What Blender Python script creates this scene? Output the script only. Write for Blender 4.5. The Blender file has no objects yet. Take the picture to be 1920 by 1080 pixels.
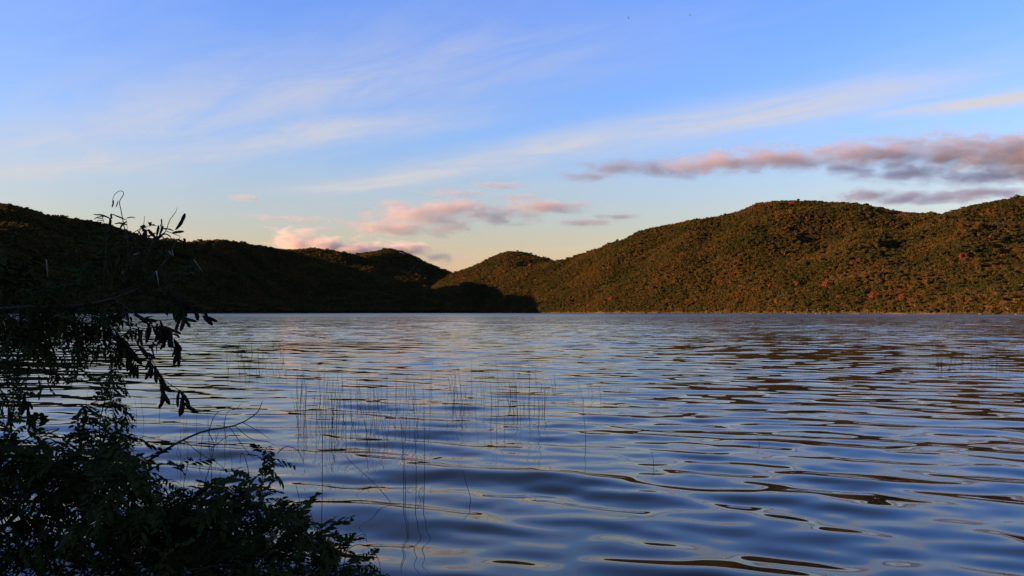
import bpy, bmesh, math, random
import numpy as np
from mathutils import Vector, Matrix, Euler, Quaternion

random.seed(7)
rng = np.random.default_rng(7)
scene = bpy.context.scene
col = scene.collection

# ------------------------------------------------------------------ camera
F, CX, HY, H = 1600.0, 960.0, 585.5, 1.6      # focal length in photo pixels, centre, horizon row, eye height
cam_d = bpy.data.cameras.new('camera')
cam_d.sensor_width = 36.0
cam_d.lens = 30.0
cam_d.shift_y = 45.5 / 1920
cam_d.clip_start = 0.05
cam_d.clip_end = 40000
cam = bpy.data.objects.new('camera', cam_d)
cam.location = (0, 0, H)
cam.rotation_euler = (math.radians(90), 0, 0)
col.objects.link(cam)
scene.camera = cam

# ------------------------------------------------------------------ light
SUN_AZ, SUN_EL = math.radians(-101), math.radians(9.5)
S = Vector((math.cos(SUN_EL) * math.sin(SUN_AZ), math.cos(SUN_EL) * math.cos(SUN_AZ), math.sin(SUN_EL)))
sd = bpy.data.lights.new('sun', 'SUN')
sd.energy = 5.0
sd.angle = math.radians(0.5)
sd.color = (0.92, 0.47, 0.20)
sun = bpy.data.objects.new('sun', sd)
sun.rotation_euler = S.to_track_quat('Z', 'Y').to_euler()
col.objects.link(sun)

world = bpy.data.worlds.new('World')
scene.world = world
world.use_nodes = True
NT = world.node_tree
for n in list(NT.nodes):
    NT.nodes.remove(n)

class G:
    """small helper to write node graphs"""
    def __init__(self, tree): self.t = tree
    def n(self, typ, **kw):
        nd = self.t.nodes.new(typ)
        for k, v in kw.items():
            setattr(nd, k, v)
        return nd
    def put(self, sock, v):
        if v is None: return
        if hasattr(v, 'is_linked') or isinstance(v, bpy.types.NodeSocket):
            self.t.links.new(v, sock)
        else:
            sock.default_value = v
    def m(self, op, a, b=None, c=None, clamp=False):
        nd = self.n('ShaderNodeMath', operation=op, use_clamp=clamp)
        self.put(nd.inputs[0], a); self.put(nd.inputs[1], b)
        if c is not None: self.put(nd.inputs[2], c)
        return nd.outputs[0]
    def v(self, op, a, b=None, scale=None):
        nd = self.n('ShaderNodeVectorMath', operation=op)
        self.put(nd.inputs[0], a)
        if b is not None: self.put(nd.inputs[1], b)
        if scale is not None: self.put(nd.inputs['Scale'], scale)
        return nd.outputs['Value'] if op in ('LENGTH', 'DOT_PRODUCT') else nd.outputs[0]
    def mix(self, f, a, b, blend='MIX'):
        nd = self.n('ShaderNodeMix', data_type='RGBA', blend_type=blend)
        self.put(nd.inputs[0], f); self.put(nd.inputs[6], a); self.put(nd.inputs[7], b)
        return nd.outputs[2]
    def mr(self, v, a, b, c=0.0, d=1.0, smooth=True):
        nd = self.n('ShaderNodeMapRange', interpolation_type='SMOOTHSTEP' if smooth else 'LINEAR')
        self.put(nd.inputs[0], v)
        for i, q in enumerate((a, b, c, d)): self.put(nd.inputs[1 + i], q)
        return nd.outputs[0]
    def noise(self, vec, scale, detail=4, rough=0.55, dist=0.0):
        nd = self.n('ShaderNodeTexNoise')
        self.put(nd.inputs['Vector'], vec)
        nd.inputs['Scale'].default_value = scale
        nd.inputs['Detail'].default_value = detail
        nd.inputs['Roughness'].default_value = rough
        nd.inputs['Distortion'].default_value = dist
        return nd.outputs['Fac']
    def ramp(self, f, stops):
        nd = self.n('ShaderNodeValToRGB')
        cr = nd.color_ramp
        while len(cr.elements) < len(stops): cr.elements.new(0.5)
        for e, (p, c) in zip(cr.elements, stops):
            e.position = p; e.color = (*c, 1)
        self.put(nd.inputs[0], f)
        return nd.outputs[0]
    def sep(self, v):
        nd = self.n('ShaderNodeSeparateXYZ'); self.put(nd.inputs[0], v); return nd.outputs
    def comb(self, x, y, z):
        nd = self.n('ShaderNodeCombineXYZ')
        for i, q in enumerate((x, y, z)): self.put(nd.inputs[i], q)
        return nd.outputs[0]

g = G(NT)
sky = g.n('ShaderNodeTexSky', sky_type='NISHITA')
sky.sun_disc = False
sky.sun_elevation = SUN_EL
sky.sun_rotation = SUN_AZ
sky.altitude = 0
sky.air_density = 1.0
sky.dust_density = 0.6
sky.ozone_density = 2.0
tc = g.n('ShaderNodeTexCoord')
dx, dy, dz = g.sep(tc.outputs['Generated'])
zc = g.m('MAXIMUM', dz, 0.03)
px_ = g.m('DIVIDE', dx, zc)
py_ = g.m('DIVIDE', dy, zc)
elev = g.m('POWER', g.m('MAXIMUM', dz, 0.0), 0.5)
grade = g.ramp(elev, [(0.0, (0.62, 0.36, 0.34)), (0.209, (0.62, 0.37, 0.345)), (0.264, (0.611, 0.40, 0.334)), (0.304, (0.593, 0.434, 0.392)), (0.384, (0.595, 0.517, 0.574)), (0.45, (0.50, 0.545, 0.77)), (0.585, (0.40, 0.53, 0.95)), (0.7, (0.42, 0.43, 0.59)), (1.0, (0.37, 0.36, 0.50))])
skyc = g.mix(1.0, sky.outputs[0], grade, 'MULTIPLY')
skyc = g.v('SCALE', skyc, scale=0.93)
# high cirrus: streaks in a plane far overhead, drawn out along one wind direction
wx, wy = 0.72, -0.69
along = g.m('ADD', g.m('MULTIPLY', px_, wx), g.m('MULTIPLY', py_, wy))
across = g.m('ADD', g.m('MULTIPLY', px_, -wy), g.m('MULTIPLY', py_, wx))   # increases away and to the right
warp = g.noise(g.comb(px_, py_, 0.0), 0.35, 3, 0.5)
across_w = g.m('ADD', across, g.m('MULTIPLY', g.m('SUBTRACT', warp, 0.5), 0.8))
fine = g.noise(g.comb(g.m('MULTIPLY', along, 0.55), g.m('MULTIPLY', across_w, 1.5), 3.0), 1.9, 7, 0.62, 0.5)
broad = g.noise(g.comb(g.m('MULTIPLY', along, 0.25), g.m('MULTIPLY', across_w, 0.8), 9.0), 0.9, 4, 0.55, 0.3)
cir = g.mr(broad, 0.40, 0.72, 0.0, 0.55)
def band(c, w, amp, a0, a1, tilt=0.0, soft=0.8):
    d = g.m('DIVIDE', g.m('SUBTRACT', g.m('SUBTRACT', across_w, g.m('MULTIPLY', along, tilt)), c), w)
    e = g.m('POWER', 2.718, g.m('MULTIPLY', g.m('MULTIPLY', d, d), -1.0))
    lim = g.m('MULTIPLY', g.mr(along, a0 - soft, a0 + soft), g.mr(along, a1 + soft, a1 - soft))
    return g.m('MULTIPLY', g.m('MULTIPLY', e, amp), lim)
BANDS = [(3.95, 0.30, 0.92, -6.2, -1.2, 0.0, 0.7), (4.40, 0.16, 1.45, -1.55, 1.0, 0.0, 0.35), (3.6, 0.40, 0.80, -7.5, -3.3, 0.24, 1.0), (2.75, 0.6, 0.55, -9, -2.0, 0.2, 1.0), (1.5, 0.7, 0.18, -9, -1.5, 0.2, 1.0)]
bs = None
for b in BANDS:
    q = band(*b)
    bs = q if bs is None else g.m('MAXIMUM', bs, q)
cover = g.m('MULTIPLY', g.m('ADD', g.m('MULTIPLY', bs, 1.0), g.m('MULTIPLY', cir, 0.34)), g.mr(fine, 0.3, 0.7, 0.42, 1.05), clamp=True)
cover = g.m('MULTIPLY', cover, g.mr(dz, 0.0, 0.05))
CIRRUS = (1.55, 1.48, 1.52, 1)
skyc = g.mix(g.m('MULTIPLY', cover, 0.9), skyc, CIRRUS)
bg = g.n('ShaderNodeBackground')
g.put(bg.inputs[0], skyc)
bg.inputs[1].default_value = 0.12
wo = g.n('ShaderNodeOutputWorld')
NT.links.new(bg.outputs[0], wo.inputs[0])

scene.view_settings.view_transform = 'Standard'
scene.view_settings.look = 'None'
scene.view_settings.exposure = 1.9
scene.view_settings.gamma = 1.0
scene.view_settings.use_curve_mapping = False
scene.render.engine = 'CYCLES'
scene.cycles.use_denoising = True
scene.cycles.max_bounces = 8
scene.cycles.diffuse_bounces = 2
scene.cycles.glossy_bounces = 3
scene.cycles.volume_bounces = 2
scene.cycles.transparent_max_bounces = 8
scene.cycles.volume_max_steps = 256
scene.cycles.volume_step_rate = 0.08

# ------------------------------------------------------------------ helpers
def px2p(px, py, D):
    """photo pixel at real depth D (metres ahead) to a point in the world"""
    return Vector(((px - CX) / F * D, D, H - (py - HY) / F * D))

def link(o, parent=None):
    col.objects.link(o)
    if parent is not None: o.parent = parent
    return o

def tag(o, label=None, cat=None, group=None, kind=None):
    if label: o['label'] = label
    if cat: o['category'] = cat
    if group: o['group'] = group
    if kind: o['kind'] = kind
    return o

def empty(name, loc=(0, 0, 0)):
    o = bpy.data.objects.new(name, None)
    o.location = loc
    o.empty_display_size = 0.1
    return link(o)

def mesh_from(name, verts, faces, mats=(), smooth=False, mat_idx=None):
    me = bpy.data.meshes.new(name)
    me.from_pydata([tuple(v) for v in verts], [], faces)
    for m in mats: me.materials.append(m)
    if mat_idx is not None:
        me.polygons.foreach_set('material_index', np.asarray(mat_idx, dtype=np.int32))
    if smooth:
        me.polygons.foreach_set('use_smooth', np.ones(len(faces), dtype=bool))
    me.update()
    return me

def grid_mesh(name, P, mat, smooth=True):
    """P: (rows, cols, 3) array"""
    r, c, _ = P.shape
    me = bpy.data.meshes.new(name)
    nv = r * c
    idx = np.arange(nv, dtype=np.int32).reshape(r, c)
    q = np.stack([idx[:-1, :-1], idx[:-1, 1:], idx[1:, 1:], idx[1:, :-1]], -1).reshape(-1, 4)
    me.vertices.add(nv); me.vertices.foreach_set('co', P.reshape(-1).astype(np.float32))
    me.loops.add(q.size); me.loops.foreach_set('vertex_index', q.reshape(-1))
    me.polygons.add(len(q))
    me.polygons.foreach_set('loop_start', np.arange(0, q.size, 4, dtype=np.int32))
    me.polygons.foreach_set('use_smooth', np.full(len(q), smooth))
    me.update(calc_edges=True)
    me.materials.append(mat)
    return me

class MB:
    """collects vertices and faces"""
    def __init__(self): self.v, self.f, self.mi = [], [], []
    def add(self, verts, faces, mi=0):
        b = len(self.v)
        self.v.extend(verts)
        self.f.extend([tuple(i + b for i in f) for f in faces])
        self.mi.extend([mi] * len(faces))
    def tube(self, pts, r0, r1, sides=5, mi=0, cap=True):
        pts = [Vector(p) for p in pts]
        n = len(pts)
        rings = []
        ref = Vector((0.3, 0.9, 0.2))
        for i, p in enumerate(pts):
            t = (pts[min(i + 1, n - 1)] - pts[max(i - 1, 0)])
            t = t.normalized() if t.length > 1e-9 else Vector((0, 0, 1))
            a = t.cross(ref)
            a = a.normalized() if a.length > 1e-4 else t.orthogonal().normalized()
            b = t.cross(a)
            r = r0 + (r1 - r0) * i / max(1, n - 1)
            rings.append([p + (a * math.cos(2 * math.pi * k / sides) + b * math.sin(2 * math.pi * k / sides)) * r for k in range(sides)])
        vs = [v for ring in rings for v in ring]
        fs = []
        for i in range(n - 1):
            for k in range(sides):
                k2 = (k + 1) % sides
                fs.append((i * sides + k, i * sides + k2, (i + 1) * sides + k2, (i + 1) * sides + k))
        if cap:
            fs.append(tuple(range((n - 1) * sides, n * sides)))
            fs.append(tuple(reversed(range(sides))))
        self.add(vs, fs, mi)
    def mesh(self, name, mats, smooth=True):
        return mesh_from(name, self.v, self.f, mats, smooth, self.mi)
    def obj(self, name, mats, parent=None, smooth=True):
        return link(bpy.data.objects.new(name, self.mesh(name, mats, smooth)), parent)

def curve_pts(ctrl, n):
    """Catmull-Rom through control points"""
    c = [Vector(p) for p in ctrl]
    if len(c) == 2:
        return [c[0].lerp(c[1], i / (n - 1)) for i in range(n)]
    c = [c[0] * 2 - c[1]] + c + [c[-1] * 2 - c[-2]]
    out = []
    m = len(c) - 3
    for i in range(n):
        t = i / (n - 1) * m
        k = min(int(t), m - 1); t -= k
        p0, p1, p2, p3 = c[k:k + 4]
        out.append(0.5 * ((2 * p1) + (p2 - p0) * t + (2 * p0 - 5 * p1 + 4 * p2 - p3) * t * t + (3 * p1 - p0 - 3 * p2 + p3) * t ** 3))
    return out

def new_mat(name):
    m = bpy.data.materials.new(name)
    m.use_nodes = True
    nt = m.node_tree
    for n in list(nt.nodes): nt.nodes.remove(n)
    gg = G(nt)
    out = gg.n('ShaderNodeOutputMaterial')
    return m, gg, out

def principled(gg, out, base, rough=0.7, spec=0.3):
    p = gg.n('ShaderNodeBsdfPrincipled')
    gg.put(p.inputs['Base Color'], base)
    gg.put(p.inputs['Roughness'], rough)
    p.inputs['Specular IOR Level'].default_value = spec
    gg.t.links.new(p.outputs[0], out.inputs[0])
    return p

def simple_mat(name, c0, c1, scale, rough=0.7, spec=0.3):
    m, gg, out = new_mat(name)
    t = gg.n('ShaderNodeTexCoord')
    f = gg.noise(t.outputs['Object'], scale, 3)
    principled(gg, out, gg.mix(gg.mr(f, 0.3, 0.7), (*c0, 1), (*c1, 1)), rough, spec)
    return m

# ------------------------------------------------------------------ materials
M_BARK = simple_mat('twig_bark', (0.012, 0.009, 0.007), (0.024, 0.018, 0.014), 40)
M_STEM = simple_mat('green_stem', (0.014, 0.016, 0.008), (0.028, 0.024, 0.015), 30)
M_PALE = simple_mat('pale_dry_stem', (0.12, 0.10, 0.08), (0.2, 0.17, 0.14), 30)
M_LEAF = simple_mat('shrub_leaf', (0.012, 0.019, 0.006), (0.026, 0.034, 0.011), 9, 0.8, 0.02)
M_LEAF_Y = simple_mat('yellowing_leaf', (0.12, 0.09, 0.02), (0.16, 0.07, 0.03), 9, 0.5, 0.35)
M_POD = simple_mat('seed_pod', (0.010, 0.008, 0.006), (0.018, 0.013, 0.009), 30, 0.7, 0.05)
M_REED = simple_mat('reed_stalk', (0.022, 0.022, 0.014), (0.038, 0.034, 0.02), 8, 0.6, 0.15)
M_FEATHER = simple_mat('dark_feathers', (0.015, 0.015, 0.017), (0.03, 0.03, 0.03), 4, 0.7, 0.2)
M_ROCK = simple_mat('shore_rock', (0.10, 0.08, 0.065), (0.18, 0.15, 0.12), 1.5, 0.9, 0.2)
M_TRUNK = simple_mat('tree_trunk', (0.09, 0.07, 0.05), (0.18, 0.15, 0.11), 1.0, 0.9, 0.1)
M_MUD = simple_mat('bank_mud', (0.05, 0.04, 0.03), (0.09, 0.07, 0.05), 3, 0.9, 0.2)

FOL_STOPS = [(0.0, (0.022, 0.034, 0.010)), (0.25, (0.034, 0.044, 0.013)), (0.5, (0.050, 0.050, 0.016)),
             (0.75, (0.070, 0.058, 0.020)), (0.93, (0.085, 0.055, 0.022)), (0.97, (0.10, 0.045, 0.024)), (1.0, (0.12, 0.045, 0.028))]
def foliage_mat(name, src, stops=FOL_STOPS):
    m, gg, out = new_mat(name)
    if src == 'instancer':
        a = gg.n('ShaderNodeAttribute', attribute_type='INSTANCER', attribute_name='tint')
        f = a.outputs['Fac']
    else:
        f = gg.n('ShaderNodeObjectInfo').outputs['Random']
    t = gg.n('ShaderNodeTexCoord')
    c = gg.ramp(f, stops)
    nz = gg.noise(t.outputs['Object'], 0.8, 3, 0.6)
    c = gg.mix(1.0, c, (1.62, 1.23, 1.12, 1), 'MULTIPLY')
    c = gg.mix(1.0, c, gg.ramp(nz, [(0.25, (0.55, 0.6, 0.5)), (0.75, (1.35, 1.3, 1.2))]), 'MULTIPLY')
    p = principled(gg, out, c, 0.75, 0.12)
    tl = gg.n('ShaderNodeBsdfTranslucent')
    gg.put(tl.inputs[0], c)
    mx = gg.n('ShaderNodeMixShader'); mx.inputs[0].default_value = 0.5
    gg.t.links.new(p.outputs[0], mx.inputs[1]); gg.t.links.new(tl.outputs[0], mx.inputs[2])
    gg.t.links.new(mx.outputs[0], out.inputs[0])
    return m
M_FOL = foliage_mat('forest_foliage', 'instancer')
M_FOL_T = foliage_mat('tree_foliage', 'object', FOL_STOPS[:5])
M_FOL_R = foliage_mat('rusty_foliage', 'object', [(0, (0.095, 0.040, 0.024)), (1, (0.125, 0.050, 0.032))])
M_FOL_P = foliage_mat('pale_foliage', 'object', [(0, (0.13, 0.10, 0.05)), (1, (0.15, 0.11, 0.055))])

def ground_mat(name):
    m, gg, out = new_mat(name)
    geo = gg.n('ShaderNodeNewGeometry')
    P = geo.outputs['Position']
    f = gg.noise(P, 0.08, 5, 0.65)
    c = gg.ramp(f, [(0.3, (0.018, 0.022, 0.009)), (0.55, (0.032, 0.030, 0.012)), (0.8, (0.05, 0.038, 0.016))])
    z = gg.sep(P)[2]
    sand = gg.m('MULTIPLY', gg.mr(z, 1.6, 0.7), gg.mr(gg.noise(P, 0.03, 2), 0.50, 0.70))
    c = gg.mix(sand, c, (0.10, 0.075, 0.05, 1))
    principled(gg, out, c, 0.95, 0.1)
    return m
M_HILL = ground_mat('forest_floor')

def water_mat():
    m, gg, out = new_mat('lake_water')
    geo = gg.n('ShaderNodeNewGeometry')
    x, y, z = gg.sep(geo.outputs['Position'])
    th = math.radians(18)
    a = gg.m('SUBTRACT', gg.m('MULTIPLY', x, math.cos(th)), gg.m('MULTIPLY', y, math.sin(th)))
    b = gg.m('ADD', gg.m('MULTIPLY', x, math.sin(th)), gg.m('MULTIPLY', y, math.cos(th)))
    vec = gg.comb(gg.m('MULTIPLY', a, 0.55), b, 0.0)
    h = None
    for lam, amp, y0, y1 in ((0.45, 0.014, 25, 60), (1.0, 0.042, 40, 100), (2.6, 0.13, 80, 220)):
        nz = gg.m('SUBTRACT', gg.noise(vec, 1 / lam, 2, 0.5), 0.5)
        q = gg.m('MULTIPLY', nz, gg.mr(y, y0, y1, 0.0, amp * 2))
        h = q if h is None else gg.m('ADD', h, q)
    bump = gg.n('ShaderNodeBump')
    bump.inputs['Strength'].default_value = 1.0
    bump.inputs['Distance'].default_value = 1.0
    gg.put(bump.inputs['Height'], h)
    p = principled(gg, out, (0.010, 0.012, 0.012, 1), gg.m('ADD', gg.mr(y, 60, 220, 0.0, 0.10), gg.mr(y, 150, 700, 0.005, 0.20)), 0.5)
    p.inputs['IOR'].default_value = 1.333
    gg.t.links.new(bump.outputs[0], p.inputs['Normal'])
    return m
M_WATER = water_mat()

# ------------------------------------------------------------------ lake
def build_water():
    s = 0.0024
    ys = [3.0]
    while ys[-1] < 260: ys.append(ys[-1] * (1 + s))
    ys += list(np.geomspace(262, 9000, 120))
    ys = np.array(ys)
    tx = np.linspace(-0.78, 0.78, 340)
    Y = np.repeat(ys[:, None], len(tx), 1)
    X = Y * tx[None, :]
    wr = np.random.default_rng(11)
    N = 96
    lam = np.exp(wr.uniform(math.log(0.28), math.log(3.4), N))
    base = math.radians(19)
    ang = base + wr.normal(0, 1, N) * np.radians(np.interp(lam, [0.28, 1.0, 3.4], [30, 15, 9]))
    ph = wr.uniform(0, 2 * math.pi, N)
    wgt = np.interp(lam, [0.28, 0.5, 0.85, 1.3, 2.0, 3.4], [0.35, 0.75, 1.45, 1.4, 0.7, 0.5]) * wr.uniform(0.6, 1.3, N)
    slope = 0.062
    k = 2 * math.pi / lam
    amp = wgt / k
    amp *= slope / math.sqrt(np.sum((amp * k) ** 2) / 2)
    Z = np.zeros_like(X)
    sp = Y * 0.0026
    grow = np.interp(Y, [4, 10, 18, 40, 90, 160], [1.18, 1.1, 0.78, 0.76, 1.25, 1.8])
    for i in range(N):
        w = np.clip((lam[i] / sp - 3) / 3, 0, 1)
        rows = w[:, 0] > 0
        Z[rows] += (w * amp[i])[rows] * np.cos(k[i] * (X[rows] * math.sin(ang[i]) + Y[rows] * math.cos(ang[i])) + ph[i])
    Z *= grow
    # wind patches: calmer and livelier areas
    Z *= 1 + 0.25 * np.sin(X * 0.21 + Y * 0.13 + 1.0) * np.sin(Y * 0.17 - X * 0.05)
    P = np.stack([X, Y, Z], -1)
    o = link(bpy.data.objects.new('lake_water', grid_mesh('lake_water', P, M_WATER)))
    tag(o, 'rippled dark lake water reflecting the evening sky and hills', kind='structure')
build_water()

# ------------------------------------------------------------------ hills
def row_px(px, py, yr, ys, canopy=5.0, shore=None):
    zr = H + (HY - py) / F * yr - canopy
    return ((px - CX) / F * yr, yr, zr, ((px if shore is None else shore) - CX) / F * ys, ys)

def smooth_rows(rows, n):
    R = np.array(rows, float)
    d = np.sqrt(np.diff(R[:, 0]) ** 2 + np.diff(R[:, 1]) ** 2) + 1e-6
    t = np.concatenate([[0], np.cumsum(d)])
    tt = np.linspace(0, t[-1], n)
    L = np.stack([np.interp(tt, t, R[:, i]) for i in range(R.shape[1])], 1)
    ker = np.array([1, 2, 3, 2, 1.0]); ker /= ker.sum()
    S_ = L.copy()
    for i in range(R.shape[1]):
        S_[:, i] = np.convolve(np.pad(L[:, i], 2, 'edge'), ker, 'valid')
    return S_

def fbm2(x, y, seed, scale, octs=4):
    r = np.random.default_rng(seed)
    out = np.zeros_like(x); a = 1.0; f = 1.0 / scale
    for _ in range(octs):
        for _ in range(4):
            th = r.uniform(0, 2 * math.pi); ph = r.uniform(0, 2 * math.pi)
            out += a * 0.5 * np.sin(2 * math.pi * f * r.uniform(0.7, 1.4) * (x * math.cos(th) + y * math.sin(th)) + ph)
        a *= 0.5; f *= 2.0
    return out

HILLS = {}
def hill(name, rows, label, n=260, nv=56, prof=0.85, gully=0.10, seed=1, vmax=1.7):
    R = smooth_rows(rows, n)
    v = np.concatenate([np.linspace(-0.03, 1.0, nv), np.linspace(1.03, vmax, 10)])
    Rx, Ry, Rz, Sx, Sy = (R[:, i][None, :] for i in range(5))
    V = v[:, None]
    X = Sx + (Rx - Sx) * V
    Y = Sy + (Ry - Sy) * V
    vv = np.clip(V, 0, 1)
    pr = np.where(V <= 1, (vv ** prof) * 0.65 + 0.35 * (vv * vv * (3 - 2 * vv)), 1 - 0.55 * (np.clip(V - 1, 0, 1)) ** 1.4)
    Z = Rz * pr
    env = np.clip(vv * (1 - vv) * 4, 0, 1)
    Z = Z + fbm2(X, Y, seed, 320, 4) * Rz * gully * env
    Z = np.where(V < 0, -2.5, Z)
    P = np.stack([X + 0 * V, Y + 0 * V, Z], -1)
    o = link(bpy.data.objects.new(name, grid_mesh(name, P, M_HILL)))
    tag(o, label, kind='structure')
    HILLS[label.split()[0] + str(seed)] = HILLS['hill'] = (P, v)
    return P

left_rows = [(-1300, -1300, 330, -250, -600), (-1400, -500, 345, -350, -150), (-1480, 60, 270, -500, 100), (-1380, 560, 190, -560, 440), (-1420, 1120, 225, -570, 700),  # unseen ridge beyond the frame, heights shaped for the shade it throws
             row_px(-200, 455, 1260, 820, 5, -60), row_px(-100, 392, 1330, 920, 5, 60), row_px(0, 380, 1400, 1020, 5, 165), row_px(60, 392, 1430, 1060, 5, 220), row_px(100, 404, 1450, 1090, 5, 258),
             row_px(190, 416, 1500, 1160, 5, 340), row_px(250, 437, 1520, 1200, 5, 392), row_px(290, 450, 1540, 1230, 5, 430), row_px(345, 457, 1570, 1280, 5, 480), row_px(390, 449, 1600, 1320, 5, 520),
             row_px(430, 450, 1640, 1360, 5, 553), row_px(500, 462, 1720, 1420, 5, 610), row_px(545, 471, 1780, 1460, 5, 645), row_px(650, 500, 1800, 1520, 5, 735), row_px(750, 527, 1820, 1570, 5, 815),
             row_px(850, 553, 1800, 1610, 4, 890), row_px(930, 577, 1760, 1640, 3, 945), row_px(975, 588, 1720, 1660, 2, 980)]
right_rows = [row_px(780, 556, 2000, 1760), row_px(830, 530, 1950, 1720), row_px(870, 520, 1900, 1690), row_px(930, 509, 1850, 1620), row_px(1000, 498, 1760, 1450), row_px(1060, 485, 1700, 1320),
              row_px(1100, 472, 1660, 1240), row_px(1150, 455, 1600, 1160), row_px(1200, 437, 1560, 1100), row_px(1250, 424, 1530, 1050), row_px(1300, 413, 1500, 1000),
              row_px(1340, 408, 1480, 960), row_px(1380, 397, 1450, 920), row_px(1420, 381, 1430, 880), row_px(1470, 375, 1410, 830), row_px(1540, 377, 1390, 780),
              row_px(1600, 381, 1370, 740), row_px(1640, 389, 1360, 715), row_px(1700, 400, 1340, 675), row_px(1760, 405, 1310, 645), row_px(1830, 412, 1280, 610),
              row_px(1920, 424, 1230, 570), row_px(2050, 440, 1160, 530), row_px(2250, 455, 1050, 480), row_px(2500, 470, 900, 430)]
back_right_rows = [row_px(1660, 425, 1700, 1350), row_px(1720, 414, 1750, 1350), row_px(1760, 404, 1780, 1340), row_px(1800, 392, 1800, 1330), row_px(1850, 380, 1800, 1310), row_px(1920, 366, 1800, 1280),
                   row_px(2000, 357, 1780, 1240), row_px(2200, 350, 1700, 1150), row_px(2500, 380, 1500, 1000)]
pointed_rows = [row_px(800, 540, 2350, 2000), row_px(850, 511, 2350, 1980), row_px(890, 498, 2340, 1960), row_px(920, 483, 2320, 1930), row_px(948, 471, 2300, 1900), row_px(975, 470, 2300, 1880),
                row_px(1000, 478, 2280, 1850), row_px(1030, 486, 2260, 1800), row_px(1070, 494, 2220, 1760), row_px(1150, 505, 2150, 1700)]
farA_rows = [row_px(440, 500, 2500, 2000, 5, 290), row_px(500, 478, 2500, 2000, 5, 350), row_px(540, 468, 2500, 2000, 5, 390), row_px(590, 465, 2500, 2000, 5, 440), row_px(640, 472, 2500, 2000, 5, 490), row_px(700, 488, 2480, 2000, 5, 550),
             row_px(760, 508, 2450, 2000, 5, 610), row_px(840, 530, 2400, 2000, 5, 690)]
farB_rows = [row_px(600, 490, 3000, 2450, 5, 450), row_px(650, 478, 3000, 2450, 5, 500), row_px(700, 471, 3000, 2450, 5, 550), row_px(735, 466, 3000, 2450, 5, 585), row_px(770, 478, 3000, 2450, 5, 620), row_px(810, 498, 3000, 2450, 5, 660),
             row_px(850, 512, 3000, 2450, 5, 700), row_px(930, 535, 2950, 2450, 5, 780)]
mound_rows = [row_px(250, 470, 2600, 2300), row_px(295, 450, 2600, 2300), row_px(320, 447, 2600, 2300), row_px(345, 452, 2600, 2300), row_px(390, 475, 2600, 2300)]
hill('hill', left_rows, 'dark shaded forested ridge running down to the lake on the left', 420, 60, 1.15, 0.07, 3)
hill('hill', right_rows, 'broad sunlit forested hill rising from the right shore', 360, 70, 0.8, 0.07, 5)
HILLS['right'] = HILLS['hill']
hill('hill', back_right_rows, 'higher sunlit slope behind the broad hill at the right edge', 140, 40, 0.9, 0.07, 8)
hill('hill', pointed_rows, 'small pointed hill left of the broad sunlit hill', 160, 40, 0.9, 0.08, 9)
hill('hill', farB_rows, 'farthest rounded hill with cloud on its left shoulder', 140, 36, 0.9, 0.08, 10)
hill('hill', farA_rows, 'low far hill just right of the dark ridge', 140, 36, 0.9, 0.08, 12)
hill('hill', mound_rows, 'tiny far mound in the notch of the dark left ridge', 60, 20, 0.9, 0.05, 13)

# near bank under the shrubs, behind and left of the lens
def build_bank():
    xs = np.concatenate([np.linspace(-400, -20, 30), np.linspace(-19, 40, 90)])
    ys = np.concatenate([np.linspace(-300, -8, 25), np.linspace(-7.5, 6, 60)])
    X, Y = np.meshgrid(xs, ys)
    edge = np.interp(X, [-400, -60, -12, -3.2, -1.6, -0.6, 1.0, 40], [300, 20, 6.0, 3.6, 3.1, 2.2, 1.2, -2])
    d = edge - Y
    Z = np.clip(np.where(d > 0, 0.55 * (1 - np.exp(-d * 0.35)), d * 0.6), -1.2, 3) + 0.03 * fbm2(X, Y, 21, 3.0, 3)
    Z += np.clip(d - 40, 0, 400) * 0.04
    link(tag(bpy.data.objects.new('lake_bank', grid_mesh('lake_bank', np.stack([X, Y, Z], -1), M_MUD)), 'low muddy bank under the foreground shrubs', kind='structure'))
build_bank()

# ------------------------------------------------------------------ forest
def ico(sub):
    bm = bmesh.new(); bmesh.ops.create_icosphere(bm, subdivisions=sub, radius=1.0)
    v = [x.co.copy() for x in bm.verts]; f = [tuple(q.index for q in p.verts) for p in bm.faces]
    bm.free(); return v, f
ICO1 = ico(1); ICO2 = ico(2)

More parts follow.
